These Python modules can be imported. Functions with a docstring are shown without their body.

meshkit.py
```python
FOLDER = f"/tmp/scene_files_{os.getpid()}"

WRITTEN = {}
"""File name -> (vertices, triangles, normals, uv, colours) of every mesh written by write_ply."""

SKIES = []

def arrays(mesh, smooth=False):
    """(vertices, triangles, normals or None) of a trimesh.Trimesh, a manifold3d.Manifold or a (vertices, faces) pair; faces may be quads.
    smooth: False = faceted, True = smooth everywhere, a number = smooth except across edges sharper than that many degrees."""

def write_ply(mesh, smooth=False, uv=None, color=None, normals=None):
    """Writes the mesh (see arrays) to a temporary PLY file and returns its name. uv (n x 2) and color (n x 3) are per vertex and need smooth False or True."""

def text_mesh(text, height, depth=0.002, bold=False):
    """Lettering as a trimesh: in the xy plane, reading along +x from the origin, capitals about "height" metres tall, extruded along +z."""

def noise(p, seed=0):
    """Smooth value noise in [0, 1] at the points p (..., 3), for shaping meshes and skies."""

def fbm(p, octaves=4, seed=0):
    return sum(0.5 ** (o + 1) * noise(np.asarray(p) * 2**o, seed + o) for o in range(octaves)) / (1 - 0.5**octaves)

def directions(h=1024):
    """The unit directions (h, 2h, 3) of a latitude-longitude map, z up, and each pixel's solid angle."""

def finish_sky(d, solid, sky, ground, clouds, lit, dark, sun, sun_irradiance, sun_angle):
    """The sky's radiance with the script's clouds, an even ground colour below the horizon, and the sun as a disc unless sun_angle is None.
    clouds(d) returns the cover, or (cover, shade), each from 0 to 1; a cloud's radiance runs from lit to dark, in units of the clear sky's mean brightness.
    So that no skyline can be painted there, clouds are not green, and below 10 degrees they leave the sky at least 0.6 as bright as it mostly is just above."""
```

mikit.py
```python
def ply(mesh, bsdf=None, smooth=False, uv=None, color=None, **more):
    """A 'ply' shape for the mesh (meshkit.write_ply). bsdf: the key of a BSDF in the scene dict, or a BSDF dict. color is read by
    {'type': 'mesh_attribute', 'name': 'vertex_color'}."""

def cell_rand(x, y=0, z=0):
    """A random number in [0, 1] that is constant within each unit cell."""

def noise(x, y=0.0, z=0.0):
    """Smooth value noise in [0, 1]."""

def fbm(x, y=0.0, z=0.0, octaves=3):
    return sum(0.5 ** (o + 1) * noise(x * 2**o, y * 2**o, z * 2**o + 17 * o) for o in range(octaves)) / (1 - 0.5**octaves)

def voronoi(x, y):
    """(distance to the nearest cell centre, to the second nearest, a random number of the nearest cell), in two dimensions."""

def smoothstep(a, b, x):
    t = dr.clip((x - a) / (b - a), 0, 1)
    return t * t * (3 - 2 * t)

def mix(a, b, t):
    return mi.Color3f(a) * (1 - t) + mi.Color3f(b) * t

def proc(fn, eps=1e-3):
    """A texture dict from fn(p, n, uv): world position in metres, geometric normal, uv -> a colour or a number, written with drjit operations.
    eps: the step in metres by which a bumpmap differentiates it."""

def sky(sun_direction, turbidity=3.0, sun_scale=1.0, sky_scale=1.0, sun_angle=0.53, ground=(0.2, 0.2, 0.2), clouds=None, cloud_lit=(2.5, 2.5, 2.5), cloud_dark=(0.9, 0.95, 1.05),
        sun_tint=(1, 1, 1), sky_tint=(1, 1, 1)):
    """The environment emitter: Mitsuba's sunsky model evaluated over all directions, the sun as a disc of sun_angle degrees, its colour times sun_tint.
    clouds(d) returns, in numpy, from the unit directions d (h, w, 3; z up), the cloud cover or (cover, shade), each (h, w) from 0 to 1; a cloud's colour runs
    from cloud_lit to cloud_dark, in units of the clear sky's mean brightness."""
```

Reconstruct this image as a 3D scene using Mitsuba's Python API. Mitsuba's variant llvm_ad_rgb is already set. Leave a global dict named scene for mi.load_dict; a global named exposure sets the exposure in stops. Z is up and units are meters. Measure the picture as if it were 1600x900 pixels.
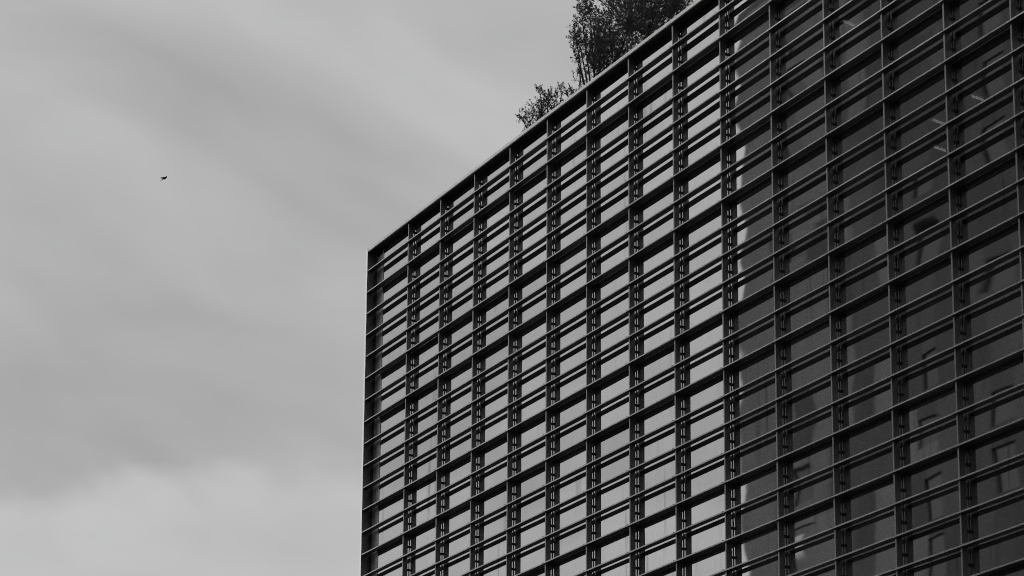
import math, random
import numpy as np, trimesh, mitsuba as mi, mikit, meshkit
import drjit as dr
from mitsuba import ScalarTransform4f as T4

scene, labels = {}, {}
rng = np.random.default_rng(7)

# ------------------------------------------------------------------ measures
W = 2.6                       # bay width
S = 0.26888 * W               # louvre pitch
ZT = 30.856                   # level of the parapet line (row 0)
Y_GL = 0.260                  # glass plane
X_END = -0.27086 * W            # inner face of the end panel
NB = 18                       # bays
NR = 31                       # louvre rows built
CAM = np.array([33.57811 * W, -12.67926 * W, ZT - 11.23316 * W])
row = lambda j: ZT - j * S

# ------------------------------------------------------------------ camera, sky, exposure
def axes(yaw=-1.163988, pitch=0.289726, roll=0.007936):
    f = np.array([math.sin(yaw) * math.cos(pitch), math.cos(yaw) * math.cos(pitch), math.sin(pitch)])
    r = np.array([math.cos(yaw), -math.sin(yaw), 0.0])
    u = np.cross(r, f)
    c, s = math.cos(roll), math.sin(roll)
    return c * r + s * u, -s * r + c * u, f
RIGHT, UP, FWD = axes()
FPX = 4871.68                  # focal length in pixels of the 1600 pixel wide photograph
scene['camera'] = {'type': 'perspective', 'fov': 2 * math.degrees(math.atan(800 / FPX)), 'fov_axis': 'x', 'near_clip': 0.5, 'far_clip': 3000.0,
                   'to_world': T4().look_at(origin=CAM.tolist(), target=(CAM + FWD).tolist(), up=UP.tolist())}


def ray(px, py):
    d = FWD + RIGHT * (px - 800) / FPX - UP * (py - 450) / FPX
    return d / np.linalg.norm(d)


def project(X):
    d = np.asarray(X, float) - CAM
    z = d @ FWD
    return 800 + FPX * (d @ RIGHT) / z, 450 - FPX * (d @ UP) / z, z


def sstep(a, b, x):
    t = np.clip((x - a) / (b - a), 0, 1)
    return t * t * (3 - 2 * t)


SEEDS = (8.9, 22.1, 126, 101, 259, 96)


def clouds(d):
    """A thin high overcast with faint streaks, over a low bank of brighter cloud."""
    el = np.degrees(np.arcsin(np.clip(d[..., 2], -1, 1)))
    az = np.degrees(np.arctan2(d[..., 0], d[..., 1])) * np.cos(np.radians(np.clip(el, 0, 70)))
    zero = 0 * el
    warp = meshkit.fbm(np.stack([az / 7, el / 5, zero + SEEDS[0]], -1), 3, 5) - 0.5
    warp2 = meshkit.fbm(np.stack([az / 6, el / 5, zero + SEEDS[1]], -1), 3, 6) - 0.5
    ca, sa = math.cos(0.42), math.sin(0.42)
    a = az * ca - el * sa + 3.0 * warp2           # along the streaks, which fall to the right
    b = az * sa + el * ca + 3.4 * warp
    streak = meshkit.fbm(np.stack([a / 9.0, b / 2.0, zero], -1), 4, SEEDS[2])
    wisp = meshkit.fbm(np.stack([a / 3.4, b / 1.1, zero + 5], -1), 4, SEEDS[3])
    broad = meshkit.fbm(np.stack([az / 8, el / 5, zero + 7], -1), 3, SEEDS[4])
    shade = 0.55 + 0.50 * (streak - 0.5) + 0.40 * (wisp - 0.5) + 0.5 * (broad - 0.5) + 0.09 * np.exp(-((el - 15.2) / 1.6) ** 2)
    fine = meshkit.fbm(np.stack([a / 1.5 + 2 * warp, b / 0.7, zero + 11], -1), 3, 44) - 0.5
    shade = shade + 0.22 * fine + 0.16 * (meshkit.fbm(np.stack([az / 2.6, el / 2.0, zero + 21], -1), 3, 47) - 0.5)
    edge = 12.55 + 1.5 * (meshkit.fbm(np.stack([az / 5, zero, zero], -1), 2, SEEDS[5]) - 0.5) \
        + 1.6 * (meshkit.fbm(np.stack([az / 1.3, el / 1.0, zero], -1), 4, 22) - 0.5)
    bank = 1 - sstep(-0.45, 0.65, el - edge + 1.1 * fine)
    puff = meshkit.fbm(np.stack([az / 2.2, el / 1.2, zero + 2], -1), 4, 31)
    shade = shade * (1 - bank) + bank * (0.10 + 0.55 * (puff - 0.5) + 0.10 * sstep(0, 2.0, edge - el))
    glow = np.exp(-(np.degrees(np.arccos(np.clip(d @ SUN, -1, 1))) / 28.0) ** 2)      # thin cloud lights up round the hidden sun
    return np.ones(el.shape), np.clip(0.643 + 0.357 * np.clip(shade, 0, 1) - 0.643 * glow, 0, 1)


SUN = np.array([-0.71, -0.42, 0.57]) / np.linalg.norm([-0.71, -0.42, 0.57])
scene['sky'] = mikit.sky(SUN.tolist(), turbidity=3, sun_scale=0.03, sun_angle=25, ground=(0.07, 0.07, 0.07), clouds=clouds,
                         cloud_lit=(4.4, 4.4, 4.4), cloud_dark=(1.6, 1.6, 1.6), sun_tint=(0.86, 1.0, 1.22))
labels['sky'] = {'kind': 'structure'}
exposure = 1.42

# ------------------------------------------------------------------ materials
n3, f3 = mikit.noise, mikit.fbm


def gray(v):
    return {'type': 'rgb', 'value': [v, v, v]}


def worn(base, amount, sc):
    return mikit.proc(lambda p, n, uv: mi.Color3f(base * (1 - amount + 2 * amount * f3(p.x * sc, p.y * sc + p.z * 0.3 * sc, p.z * sc * 0.4))))


def pane_tone(p, n, uv):
    i, j = dr.floor(p.x / W), dr.floor((ZT - p.z) / S + 0.03)
    band = dr.floor(j / 2)
    tone = 0.56 + 0.08 * (mikit.cell_rand(i, band, 3) - 0.5)
    dirt = mikit.smoothstep(0.58, 0.9, f3(p.x * 5.0, p.z * 0.55, 4.0)) * mikit.smoothstep(0.35, 0.8, n3(p.x * 0.5, p.z * 0.45, 8.0))
    film = f3(p.x * 1.3, p.z * 1.1, 2.0) - 0.5
    return mi.Color3f(tone - 0.22 * dirt + 0.05 * film)


MATS = {
    'fin_metal': {'type': 'principled', 'base_color': worn(0.26, 0.3, 3.0), 'metallic': 0.75, 'roughness': 0.33, 'specular': 0.5},
    'louvre_metal': {'type': 'principled', 'base_color': worn(0.24, 0.3, 2.3), 'metallic': 0.75, 'roughness': 0.32, 'specular': 0.5},
    'trim_metal': {'type': 'principled', 'base_color': worn(0.72, 0.1, 2.0), 'metallic': 0.8, 'roughness': 0.3, 'specular': 0.5},
    'bare_metal': {'type': 'principled', 'base_color': worn(0.9, 0.06, 2.0), 'metallic': 1.0, 'roughness': 0.2},
    'edge_metal': {'type': 'principled', 'base_color': worn(0.56, 0.2, 2.0), 'metallic': 0.8, 'roughness': 0.32},  # louvre front strips, painted paler for the sky light they catch
    'edge_metal_b': {'type': 'principled', 'base_color': worn(0.37, 0.2, 2.0), 'metallic': 0.8, 'roughness': 0.32},  # sky light painted into the fin fronts; also the pale end mullion
    'dark_metal': {'type': 'principled', 'base_color': gray(0.05), 'metallic': 0.3, 'roughness': 0.5},
    'corner_metal': {'type': 'principled', 'base_color': worn(0.40, 0.4, 3.0), 'metallic': 0.4, 'roughness': 0.35},
    'pane_glass': {'type': 'blendbsdf', 'weight': 0.09,
                   'a': {'type': 'roughconductor', 'material': 'none', 'distribution': 'beckmann', 'alpha': 0.0005, 'specular_reflectance': mikit.proc(pane_tone)},
                   'b': {'type': 'thindielectric', 'int_ior': 1.5}},
    'plaster': {'type': 'diffuse', 'reflectance': gray(0.6)},
    'ceiling_white': {'type': 'diffuse', 'reflectance': gray(0.7)},
    'dark_carpet': {'type': 'diffuse', 'reflectance': gray(0.12)},
    'roof_gravel': {'type': 'diffuse', 'reflectance': worn(0.25, 0.3, 9.0)},
    'concrete': {'type': 'diffuse', 'reflectance': worn(0.3, 0.15, 1.5)},
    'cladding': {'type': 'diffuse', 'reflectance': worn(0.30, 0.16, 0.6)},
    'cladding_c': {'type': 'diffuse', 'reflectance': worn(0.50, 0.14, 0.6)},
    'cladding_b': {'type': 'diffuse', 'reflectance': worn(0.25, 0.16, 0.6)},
    'tower_glass': {'type': 'principled', 'base_color': gray(0.17), 'roughness': 0.1, 'metallic': 1.0},
    'sky_glint_metal': {'type': 'principled', 'base_color': gray(0.8), 'roughness': 0.2, 'metallic': 1.0},  # bright plate that stands in for sky glinting off one window
    'asphalt': {'type': 'diffuse', 'reflectance': worn(0.05, 0.3, 0.8)},
    'paving': {'type': 'diffuse', 'reflectance': worn(0.09, 0.2, 1.1)},
    'bark': {'type': 'diffuse', 'reflectance': gray(0.07)},
    'feather': {'type': 'diffuse', 'reflectance': gray(0.03)},
    'leaf': {'type': 'principledthin', 'base_color': gray(0.13), 'roughness': 0.5, 'diff_trans': 0.7, 'spec_trans': 0.0, 'eta': 1.4},
}
for k, m in MATS.items():
    scene['mat_' + k] = m if k in ('pane_glass', 'leaf') else {'type': 'twosided', 'bsdf': m}


# ------------------------------------------------------------------ helpers
def box(x0, x1, y0, y1, z0, z1):
    m = trimesh.creation.box((x1 - x0, y1 - y0, z1 - z0))
    m.apply_translation(((x0 + x1) / 2, (y0 + y1) / 2, (z0 + z1) / 2))
    return m


def join(ms):
    return trimesh.util.concatenate(ms)


COUNT = {}


def numbered(name):
    k = COUNT.get(name, 0)
    COUNT[name] = k + 1
    return name if k == 0 else f'{name}_{k:03d}'


def put(name, mesh, mat, parent=None, smooth=False, at=None, **lab):
    """One entry of the scene: mesh may be a trimesh or an already written ply dict."""
    key = numbered((parent + '__' if parent else '') + name)
    sh = dict(mesh) if isinstance(mesh, dict) else mikit.ply(mesh, 'mat_' + mat, smooth=smooth)
    if at is not None:
        sh['to_world'] = T4().translate(list(map(float, at)))
    scene[key] = sh
    if lab:
        labels[key] = lab
    return key


def prism(profile, x0, x1, nx=1):
    """profile: closed (y, z) polygon, counter-clockwise seen from +x; swept along x."""
    p = np.asarray(profile, float)
    n = len(p)
    v = np.vstack([np.column_stack([np.full(n, x0), p]), np.column_stack([np.full(n, x1), p])])
    f = []
    for k in range(n):
        a, b = k, (k + 1) % n
        f += [[a, b, n + b], [a, n + b, n + a]]
    for k in range(1, n - 1):
        f += [[0, k + 1, k], [n, n + k, n + k + 1]]
    m = trimesh.Trimesh(v, f, process=False)
    m.fix_normals()
    return m


def sheet(xs, zs, yfun):
    X, Z = np.meshgrid(xs, zs)
    v = np.column_stack([X.ravel(), yfun(X, Z).ravel(), Z.ravel()])
    nx = len(xs)
    f = []
    for r in range(len(zs) - 1):
        for c in range(nx - 1):
            a = r * nx + c
            f += [[a, a + 1, a + nx + 1], [a, a + nx + 1, a + nx]]
    return trimesh.Trimesh(v, f, process=False)


# ------------------------------------------------------------------ ground
put('street', box(-260, 330, -48, -6, -0.5, 0.0), 'asphalt', kind='structure')
put('ground', box(-700, 700, -700, 700, -1.6, -0.13), 'paving', kind='structure')
put('pavement', box(-40, 120, -6, 0.6, -0.5, 0.12), 'paving', kind='structure')
put('pavement', box(-200, 300, -52, -48, -0.5, 0.12), 'paving', kind='structure')

# ------------------------------------------------------------------ the louvred office building
B = 'office_building'
labels[B] = {'label': 'dark office building with a grid of vertical fins and horizontal louvres over mirror glass', 'category': 'building'}
COUNT[B] = 1
xb = lambda i: X_END if i == 0 else i * W      # left end of bay i

# fins: upright blades, front edges rounded, standing 55 mm off the glass
TH = 0.066
c = 0.007
YF = 0.055
fprof = [(0.002, YF + 0.0085), (TH - 0.002, YF + 0.0085), (TH - 0.002, 0.203), (0.002, 0.203)]
nprof = [(0.0, YF + c), (c, YF), (TH - c, YF), (TH, YF + c), (TH, YF + 0.010), (0.0, YF + 0.010)]
ztop_fin, zbot_fin = ZT - 0.13 * S - 0.004, row(NR) - 0.2


def fin_mesh(prof):
    p = np.array(prof)
    m = trimesh.creation.extrude_polygon(__import__('shapely').Polygon(p), ztop_fin - zbot_fin)
    m.apply_translation((0, 0, zbot_fin))
    return m


fin_ply = mikit.ply(fin_mesh(fprof), 'mat_fin_metal')
fin_lit_edge = mikit.ply(fin_mesh(nprof), 'mat_edge_metal_b')
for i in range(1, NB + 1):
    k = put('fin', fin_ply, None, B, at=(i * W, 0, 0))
    put('lit_edge', fin_lit_edge, None, k, at=(i * W, 0, 0))  # front strip whose paler colour carries the light on the edge

# louvres: aerofoil blades, one length per bay, a joint just left of each fin
lprof = [(0.007, 0.0155), (0.007, -0.0165), (0.180, -0.0185), (0.190, -0.0165), (0.198, -0.0105), (0.201, -0.0015), (0.198, 0.0075), (0.190, 0.0135), (0.180, 0.0155)]
eprof = [(0.003, 0.0185), (0.0, 0.0150), (0.0, -0.0150), (0.003, -0.0185), (0.0068, -0.0185), (0.0068, 0.0185)]
JT = 0.045
long_ply = mikit.ply(prism(lprof, X_END + 0.002, W - JT - 0.004), 'mat_louvre_metal', smooth=40)
norm_mesh = prism(lprof, -JT + 0.004, W - JT - 0.004)
norm_ply = mikit.ply(norm_mesh, 'mat_louvre_metal', smooth=40)
long_lit_edge = mikit.ply(prism(eprof, X_END + 0.002, W - JT - 0.004), 'mat_edge_metal')  # separate front strip, its colour lightened where the edge faces the sky
lit_edge_mesh = prism(eprof, -JT + 0.004, W - JT - 0.004)
norm_lit_edge = mikit.ply(lit_edge_mesh, 'mat_edge_metal')
cand, rest, rest_n = [], [], []
for j in range(1, NR + 1):
    for i in range(NB):
        pts = [project((x, 0, row(j))) for x in np.linspace(xb(i), (i + 1) * W, 5)]
        seen = sum(0 <= a <= 1600 and 0 <= b <= 900 for a, b, _ in pts)
        cand.append((seen * (pts[-1][0] - pts[0][0]), i, j))
cand.sort(reverse=True)
chosen = sorted((j, i) for s_, i, j in cand[:300] if s_ > 0)
for j, i in chosen:
    if i == 0:
        k = put('louvre', long_ply, None, B)
        n_ = put('lit_edge', long_lit_edge, None, k)
    else:
        k = put('louvre', norm_ply, None, B)
        n_ = put('lit_edge', norm_lit_edge, None, k)
    tw = T4().translate([0 if i == 0 else i * W, float(rng.normal(0, 0.0012)), row(j) + float(rng.normal(0, 0.0016))]) \
        .rotate([1, 0, 0], float(rng.normal(0, 1.6))).rotate([0, 1, 0], float(rng.normal(0, 0.035)))
    scene[k]['to_world'] = scene[n_]['to_world'] = tw
for _, i, j in cand:
    if (j, i) not in set(chosen):
        m = prism(lprof, X_END + 0.002, W - JT - 0.004) if i == 0 else norm_mesh.copy()
        m.apply_translation((0 if i == 0 else i * W, 0, row(j)))
        rest.append(m)
        m = prism(eprof, X_END + 0.002, W - JT - 0.004) if i == 0 else lit_edge_mesh.copy()
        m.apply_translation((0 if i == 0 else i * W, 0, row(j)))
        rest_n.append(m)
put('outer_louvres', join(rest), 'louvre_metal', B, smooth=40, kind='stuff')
put('lit_edge', join(rest_n), 'edge_metal', B + '__outer_louvres', kind='stuff')

# brackets that hold fins to the mullions, and the little lugs on the louvre joints
br, lug = [], []
for i in range(1, NB + 1):
    x = i * W
    for j in range(0, NR):
        z = row(j) - 0.142 * W
        br.append(box(x + 0.008, x + TH - 0.008, 0.202, Y_GL - 0.010, z - 0.030, z + 0.030))
        br.append(box(x - 0.004, x + TH + 0.004, 0.186, 0.2015, z - 0.036, z + 0.036))
    for j in range(1, NR + 1):
        lug.append(box(x - JT - 0.013, x - JT + 0.013, 0.012, 0.05, row(j) + 0.0155, row(j) + 0.040))
put('fin_brackets', join(br), 'dark_metal', B, kind='stuff')
put('louvre_clips', join(lug), 'dark_metal', B, kind='stuff')

# mullions and transoms on the glass line
mull = mikit.ply(box(0.008, 0.056, Y_GL - 0.013, Y_GL + 0.06, row(NR) - 0.2, ZT - 0.2), 'mat_dark_metal')
for i in range(0, NB + 1):
    if i:
        put('mullion', mull, None, B, at=(i * W, 0, 0))
put('mullion', box(0.008, 0.040, Y_GL - 0.013, Y_GL + 0.06, row(NR) - 0.2, ZT - 0.2), 'edge_metal_b', B)
trows = [j for j in range(2, NR) if j % 6 in (0, 2)]
for j in trows:
    put('transom', box(0.03, NB * W, Y_GL - 0.046, Y_GL + 0.05, row(j) - 0.052, row(j) + 0.010), 'dark_metal', B)

# glass panes: vision panes of four rows and spandrel panes of two, each with a slight warp of its own
bands = [(0.35, 2)] + [(a, b) for a, b in zip(trows[:-1], trows[1:])]
for (ja, jb) in bands:
    for i in range(NB):
        x0, x1 = i * W + 0.034, (i + 1) * W + 0.030
        z0, z1 = row(jb) - 0.02, row(ja) - 0.02
        t1, t2 = rng.normal(0, 0.00042, 2)
        k1, k2, k3 = rng.normal(0, 0.0008), rng.normal(0, 0.0007), rng.normal(0, 0.0007)
        ph = rng.uniform(0, 6.28, 3)

        def warp(X, Z):
            u, v = (X - x0) / (x1 - x0), (Z - z0) / (z1 - z0)
            return Y_GL + t1 * (X - x0) + t2 * (Z - z0) + k1 * np.sin(np.pi * u) * np.sin(np.pi * v) + k2 * np.sin(2.0 * u * np.pi + ph[0]) * 0.5 \
                + k3 * np.sin(2.2 * v * np.pi * (jb - ja) / 2 + ph[1]) + 0.0004 * np.sin(7 * v + 5 * u + ph[2])
        put('glass_pane', sheet(np.linspace(x0, x1, 10), np.linspace(z0, z1, 6 if jb - ja < 3 else 11), warp), 'pane_glass', B, smooth=True)

# the wall strip between the end panel and the first mullion, and the end panel itself
put('corner_post', box(X_END - 0.05, X_END + 0.18, Y_GL - 0.012, Y_GL + 0.3, row(NR) - 0.2, ZT - 0.2), 'dark_metal', B)
strips = [(0.35, 2)] + [(a, b) for a, b in zip(trows[:-1], trows[1:])]
for ja, jb in strips:
    put('corner_panel', box(X_END + 0.182, 0.006, Y_GL - 0.002, Y_GL + 0.05, row(jb) - 0.012, row(ja) - 0.032), 'corner_metal', B)
ZC = ZT - 0.09 * S           # underside of the coping at the front
put('end_panel', box(X_END - 0.10, X_END, -0.002, 0.50, row(NR) - 0.2, ZT + 0.01 * S), 'fin_metal', B)
put('end_edge', box(X_END - 0.115, X_END + 0.003, -0.014, -0.0025, row(NR) - 0.2, ZT + 0.01 * S - 0.002), 'bare_metal', B)

# coping, one length per bay, over a deep dark soffit
HC = 0.098
for i in range(NB):
    x0 = X_END + 0.004 if i == 0 else i * W - JT + 0.004
    cp = [(-0.004, ZC), (Y_GL + 0.4, ZC), (Y_GL + 0.4, ZC + HC), (0.004, ZC + HC), (-0.004, ZC + HC - 0.008)]
    put('coping', prism(cp, x0, (i + 1) * W - JT - 0.004), 'trim_metal', B)
put('coping_end', box(X_END - 0.104, X_END + 0.001, -0.016, Y_GL + 0.4, ZT + 0.01 * S, ZC + HC + 0.001), 'bare_metal', B)
put('soffit', box(X_END + 0.002, NB * W, 0.006, Y_GL + 0.10, ZC - 0.030, ZC - 0.002), 'dark_metal', B)
put('parapet_wall', box(X_END, NB * W, Y_GL + 0.06, Y_GL + 0.35, row(2), ZC - 0.035), 'dark_metal', B)

# inside: slabs, ceilings, core wall, columns, and the far side of the shell
for k in range(0, NR // 6 + 1):
    put('floor_slab', box(0.2, NB * W, Y_GL + 0.13, 19.8, row(6 * k + 1.85), row(6 * k) - 0.06) if k else
        box(0.2, NB * W, Y_GL + 0.36, 19.8, row(1.85), row(0.6)), 'dark_carpet', B)
    put('ceiling', box(0.2, NB * W, Y_GL + 0.15, 19.8, row(6 * k + 1.95), row(6 * k + 1.86)), 'ceiling_white', B)
put('core_wall', box(0.5, NB * W - 1, 9.0, 9.3, row(NR) - 0.2, row(2)), 'plaster', B)
for i in range(2, NB, 3):
    m = trimesh.creation.cylinder(0.32, row(2) - row(NR), sections=24)
    m.apply_translation((i * W + 1.1, 1.5, (row(2) + row(NR)) / 2))
    put('column', m, 'plaster', B, smooth=40)
put('side_wall', box(X_END - 0.098, X_END + 0.25, 0.502, 20.0, 0, ZT - 0.15), 'concrete', B)
put('side_wall', box(NB * W, NB * W + 0.3, 0.0, 20.0, 0, ZT - 0.15), 'concrete', B)
put('rear_wall', box(X_END, NB * W, 20.0, 20.3, 0, ZT - 0.15), 'concrete', B)
put('roof', box(X_END + 0.3, NB * W - 0.02, Y_GL + 0.42, 19.99, ZT - 0.60, ZT - 0.35), 'roof_gravel', B)
put('podium', box(X_END - 0.1, NB * W + 0.3, 0.02, 19.9, 0.0, row(NR) - 0.21), 'concrete', B)

# ceiling lamps that are lit behind the glass
LAMP = {'type': 'area', 'radiance': gray(0.4)}


def lamp(px, py, j):
    """the lamp whose image falls at (px, py), on the ceiling under row j"""
    d = ray(px, py)
    z = row(j + 0.0) + 0.0 - 0.985 * 0 + (row(1.95) - row(2)) - 0.03
    P = CAM + d * ((z - CAM[2]) / d[2])
    m = trimesh.creation.box((0.035, 0.40, 0.03))
    m.apply_transform(trimesh.transformations.rotation_matrix(0.35, (0, 0, 1)))
    m.apply_translation(P)
    k = put('ceiling_lamp', m, 'ceiling_white', B)
    scene[k]['emitter'] = LAMP


for px, py, j in ((1467, 191, 8), (1469, 233, 8), (1528, 154, 8), (1448, 348, 8), (1327, 37, 2)):
    lamp(px, py, j)

# ------------------------------------------------------------------ the building across the street, seen in the panes
TW = 'slab_tower'
labels[TW] = {'label': 'slab tower across the street, seen only as the dark reflection in the right-hand panes', 'category': 'building'}
COUNT[TW] = 1
YT = -52.0                     # its front face
mir = 2 * Y_GL - YT            # where the mirror shows that face
d = ray(1155, 400)
P = CAM + d * ((mir - CAM[1]) / d[1])
XT = P[0]
d = ray(1157, 31)
P = CAM + d * ((mir - CAM[1]) / d[1])
HT = P[2]
print('tower corner', XT, 'height', HT)
XE = XT + 255  # length run on out of view so the tower darkens the fin sides
put('core', box(XT + 0.05, XE, YT - 22, YT - 0.45, 0, HT - 0.3), 'cladding_b', TW)
FP, WP = 3.6, 7.2              # storey height, window pitch
nz, nx = int(HT / FP), int(255 / WP)
put('parapet', box(XT - 0.05, XE, YT - 0.5, YT + 0.05, HT - 0.9, HT), 'cladding', TW)
pan, panb, panc = [], [], []
wins, sill = [], []
first = True
d = ray(1258, 820)
q = CAM + d * ((mir - CAM[1]) / d[1])
phase = (q[0] - 6.0 - XT) % WP - WP
bw, aw = int(round((q[0] - 6.0 - XT - phase) / WP)), int((HT - 0.9 - q[2]) / FP)
for b in range(nx):
    for a in range(nz):
        z0 = HT - 0.9 - (a + 1) * FP
        if z0 < 0:
            continue
        x0 = XT + phase + b * WP
        J = 0.02
        jit = rng.uniform(-0.006, 0.006, 4)
        # piers in two lengths, spandrel panel below the window
        lo, hi = 0.4 + rng.uniform(0, 0.5), 3.2 - rng.uniform(0, 0.8)
        parts = [(x0, x0 + 2.4, z0, z0 + FP), (x0 + 2.4, x0 + 4.8, z0, z0 + FP), (x0 + 4.8, x0 + WP, z0, z0 + lo), (x0 + 4.8, x0 + WP, z0 + hi, z0 + FP)]
        if rng.random() < 0.56 and (a, b) != (aw, bw) or b == 0:
            parts = parts[:2] + [(x0 + 4.8, x0 + WP, z0, z0 + FP)]
        else:
            wins.append((x0 + 4.8, x0 + WP, z0 + lo, z0 + hi))
        for q, (xa, xz, za, zb) in enumerate(parts):
            xa = max(xa, XT + 0.05)
            if xz < xa + 0.1:
                continue
            m = box(xa + J / 2, xz - J / 2, YT - 0.44, YT + jit[q % 4], za + J / 2, zb - J / 2)
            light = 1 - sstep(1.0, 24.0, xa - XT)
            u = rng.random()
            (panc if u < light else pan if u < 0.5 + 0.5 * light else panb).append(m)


# panels that can be picked apart in the mirror image stay separate; the many others are joined
def mirrored(m):
    q = m.bounds.mean(0)
    q = np.array([q[0], 2 * Y_GL - q[1], q[2]])
    a, b_, z_ = project(q)
    return 1150 < a < 1600 and 0 < b_ < 900


n_sep = 0
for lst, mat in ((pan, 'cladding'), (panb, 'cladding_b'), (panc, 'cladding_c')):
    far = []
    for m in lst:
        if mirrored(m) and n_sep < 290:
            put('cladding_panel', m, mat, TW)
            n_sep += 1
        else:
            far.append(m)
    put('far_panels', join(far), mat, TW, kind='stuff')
win_far = []
bright = min(wins, key=lambda q: sum((np.array(project((0.5 * (q[0] + q[1]), 2 * Y_GL - YT, 0.5 * (q[2] + q[3])))[:2]) - (1258, 835)) ** 2))
for (xa, xz, za, zb) in wins:
    g = box(xa + 0.05, xz - 0.05, YT - 0.43, YT - 0.20, za + 0.05, zb - 0.05)
    if mirrored(g):
        k = put('window', g, 'tower_glass', TW)
        if (xa, xz, za, zb) == bright:
            put('sky_glint', box(xa + 0.5, xz - 0.75, YT - 0.195, YT - 0.175, za + 0.5, za + 1.6), 'sky_glint_metal', k, label='small bright plate standing in for a sky glint in the mirrored tower')
    else:
        win_far.append(g)
put('far_windows', join(win_far), 'tower_glass', TW, kind='stuff')


# ------------------------------------------------------------------ an unseen block added at the right to shade the facade and tower
NBK = 'added_shade_block'
labels[NBK] = {'label': 'unseen dark block, added to shade the right side of the facade', 'category': 'building'}
COUNT[NBK] = 1
put('wall', box(52.0, 190.0, 0.6, 24.0, 0, 84.0), 'cladding_b', NBK)
put('parapet', box(51.9, 190.1, 0.5, 24.1, 84.0, 85.0), 'cladding', NBK)
wn = [box(53.5 + 4.4 * a, 56.4 + 4.4 * a, 0.57, 0.8, 1.2 + 3.6 * b, 3.6 + 3.6 * b) for a in range(31) for b in range(22)]
put('windows', join(wn), 'tower_glass', NBK, kind='stuff')

# ------------------------------------------------------------------ plants on the roof
def limb(p0, p1, r0, r1, n=5):
    p0, p1 = np.array(p0, float), np.array(p1, float)
    d = p1 - p0
    L = np.linalg.norm(d)
    m = trimesh.creation.cone(1, 1, sections=n)
    t = np.linspace(0, 2 * np.pi, n, endpoint=False)
    w = d / L
    a = np.cross(w, [0.3, 0.9, 0.2])
    a /= np.linalg.norm(a)
    b = np.cross(w, a)
    ring = np.cos(t)[:, None] * a + np.sin(t)[:, None] * b
    v = np.vstack([p0 + r0 * ring, p1 + r1 * ring])
    f = []
    for k in range(n):
        q = (k + 1) % n
        f += [[k, q, n + q], [k, n + q, n + k]]
    return v, f


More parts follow.
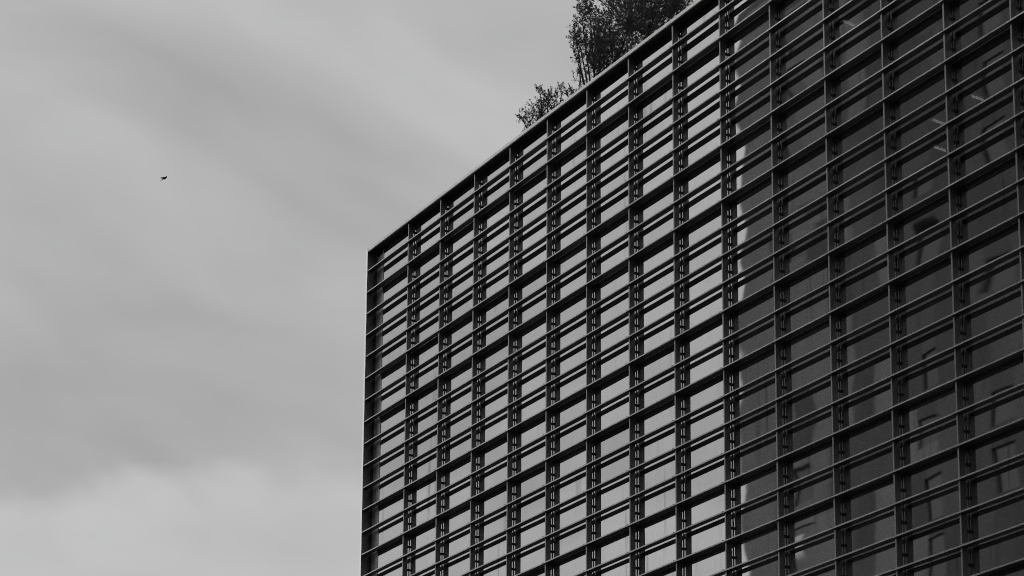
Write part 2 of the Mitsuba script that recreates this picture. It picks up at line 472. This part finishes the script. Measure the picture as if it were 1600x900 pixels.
class Bag:
    def __init__(self):
        self.v, self.f, self.n = [], [], 0

    def add(self, v, f):
        self.v.append(np.asarray(v))
        self.f.append(np.asarray(f) + self.n)
        self.n += len(v)

    def mesh(self):
        return trimesh.Trimesh(np.vstack(self.v), np.vstack(self.f), process=False)


def unit(v):
    return v / np.linalg.norm(v)


def roof_point(px, py, y):
    d = ray(px, py)
    return CAM + d * ((y - CAM[1]) / d[1])


ZR = ZT - 0.35


def plant(name, y, blobs, leaf, seed, label, cat, per=70, dens=1.0):
    """blobs: (pixel x, pixel y, radius in metres, number of twigs) of the crown's clumps; the stems rise to them from the roof."""
    r = np.random.default_rng(seed)
    wood, leaves = Bag(), Bag()
    cs = [(roof_point(px, py, y) + np.array([0, r.uniform(-0.15, 0.15) * rad, 0]), rad, n) for px, py, rad, n in blobs]
    base = np.mean([c for c, _, _ in cs], 0)
    base = np.array([base[0], y, ZR])

    def put_leaf(p, dirn):
        side = unit(np.cross(dirn, r.normal(size=3)))
        out = unit(dirn * r.uniform(0.5, 1.1) + side * 0.8 + np.array([0, 0, 0.15]))
        nrm = unit(np.cross(out, r.normal(size=3)))
        wv = np.cross(out, nrm)
        L = leaf * r.uniform(0.6, 1.3)
        w_ = L * 0.21
        v = [p, p + out * L * 0.45 + wv * w_ + nrm * w_ * 0.3, p + out * L, p + out * L * 0.45 - wv * w_ + nrm * w_ * 0.3]
        leaves.add(v, [[0, 1, 2], [0, 2, 3]])

    def twig(p0, p1, r0, count, bend):
        """a bent shoot from p0 to p1 with leaves on its outer part"""
        mid = (p0 + p1) / 2 + bend
        ts = np.linspace(0, 1, 6)
        pts = [(1 - t) ** 2 * p0 + 2 * t * (1 - t) * mid + t * t * p1 for t in ts]
        for k in range(5):
            wood.add(*limb(pts[k], pts[k + 1], r0 * (1 - 0.85 * ts[k]), r0 * (1 - 0.85 * ts[k + 1]), 3))
        for _ in range(count):
            t = 1 - 0.85 * r.random() ** 1.15
            q = (1 - t) ** 2 * p0 + 2 * t * (1 - t) * mid + t * t * p1
            put_leaf(q, unit(2 * (1 - t) * (mid - p0) + 2 * t * (p1 - mid)))

    for c, rad, n in cs:
        fork = base + (c - base) * 0.55 + r.normal(size=3) * 0.05
        wood.add(*limb(base + np.array([r.normal() * 0.05, r.normal() * 0.05, 0]), fork, 0.03 + 0.025 * rad, 0.02 + 0.018 * rad, 7))
        heart = c - np.array([0, 0, 0.35 * rad])
        wood.add(*limb(fork, heart, 0.02 + 0.018 * rad, 0.012, 6))
        for _ in range(n):
            w = unit(r.normal(size=3) * np.array([1, 0.8, 0.9]) + np.array([0, 0, 0.25]))
            reach = rad * (0.45 + 0.62 * r.random() ** 0.7)
            if r.random() < 0.16:
                reach *= r.uniform(1.1, 1.45)
            tip = c + w * reach
            L = 0.16 + rad * r.uniform(0.3, 0.6)
            up = unit(w * 0.75 + np.array([0, 0, 0.6]) + r.normal(size=3) * 0.22)
            p0 = tip - up * L
            if r.random() < 0.35:
                wood.add(*limb(heart, p0, 0.010, 0.006, 4))
            twig(p0, tip, 0.0055, r.poisson(per * L * dens), r.normal(size=3) * 0.06 * L)
            for _ in range(2):
                t = r.uniform(0.2, 0.8)
                q = p0 + (tip - p0) * t
                e = q + unit(up + r.normal(size=3) * 0.55) * L * r.uniform(0.25, 0.5)
                twig(q, e, 0.003, r.poisson(per * L * 0.4 * dens), r.normal(size=3) * 0.03 * L)
    labels[name] = {'label': label, 'category': cat, 'group': cat + 's on the roof edge'}
    put('trunk', wood.mesh(), 'bark', name)
    put('crown', leaves.mesh(), 'leaf', name, kind='stuff')
    print(name, len(wood.mesh().faces), len(leaves.mesh().faces))


plant('roof_shrub', 1.3, [(848, 170, 0.42, 42), (856, 150, 0.26, 18), (826, 184, 0.34, 24), (815, 180, 0.20, 6), (868, 156, 0.40, 18), (888, 150, 0.36, 14), (845, 142, 0.20, 8), (880, 140, 0.3, 6)], 0.052, 11,
      'smaller feathery shrub on the roof edge, the lower left of the two', 'shrub', per=60)
plant('roof_tree', 1.9, [(932, 52, 0.70, 100), (957, 84, 0.80, 140), (985, 12, 1.25, 205), (1018, 30, 1.0, 165), (908, 58, 0.42, 26), (905, 90, 0.26, 10), (922, 5, 0.55, 36), (912, 25, 0.35, 14), (940, 106, 0.48, 70), (925, 86, 0.4, 36), (897, 76, 0.28, 12), (899, 42, 0.30, 12)], 0.056, 5,
      'large dark bushy tree rising above the roof edge at the top of the picture', 'tree', per=56)
plant('roof_tree_001', 2.6, [(1062, -20, 1.0, 130), (1040, 6, 0.6, 50)], 0.056, 8,
      'dark bushy tree at the right end of the greenery, nearest the top frame edge', 'tree', per=56)
plant('roof_shrub_001', 1.2, [(908, 120, 0.34, 10), (899, 142, 0.30, 9), (904, 104, 0.22, 5)], 0.050, 3,
      'thin sparse shrub between the feathery shrub and the large tree on the roof', 'shrub', dens=0.7)
COUNT['roof_tree'] = COUNT['roof_shrub'] = 2


# ------------------------------------------------------------------ the bird
def bird():
    c0 = CAM + ray(256.5, 278.6) * 118.0
    s = 118.0 / FPX / 30.0                       # metres per pixel of the 30x enlargement

    def P(x, y, z=0.0):
        return RIGHT * (x - 615) * s - UP * (y - 460) * s + FWD * z

    import manifold3d as m3
    parts = []

    def ball(p, r):
        return m3.Manifold.sphere(r, 16).translate(p.tolist())

    def chain(pts):
        for a, b in zip(pts[:-1], pts[1:]):
            parts.append(m3.Manifold.batch_hull([ball(*a), ball(*b)]))
    chain([(P(735, 385, -0.02), 22 * s), (P(700, 420), 42 * s), (P(640, 455), 52 * s), (P(590, 452), 44 * s), (P(520, 445, 0.02), 36 * s), (P(468, 438, 0.04), 22 * s)])
    parts.append(m3.Manifold.batch_hull([ball(P(735, 385, -0.02), 6 * s), ball(P(752, 372, -0.03), 4 * s)]))
    # near wing, swept back and down; far wing, raised and foreshortened
    chain([(P(650, 470, -0.05), 26 * s), (P(590, 505, -0.12), 17 * s), (P(520, 548, -0.18), 14 * s), (P(462, 585, -0.22), 7 * s)])
    chain([(P(640, 440, 0.05), 26 * s), (P(582, 402, 0.13), 16 * s), (P(500, 425, 0.20), 10 * s)])
    m = m3.Manifold.batch_boolean(parts, m3.OpType.Add).refine_to_length(0.02).to_mesh()
    t = trimesh.Trimesh(m.vert_properties[:, :3], m.tri_verts, process=True)
    trimesh.smoothing.filter_taubin(t, iterations=6)
    t.apply_translation(c0)
    put('bird', t, 'feather', smooth=True, label='small dark bird flying in the open grey sky', category='bird')


bird()
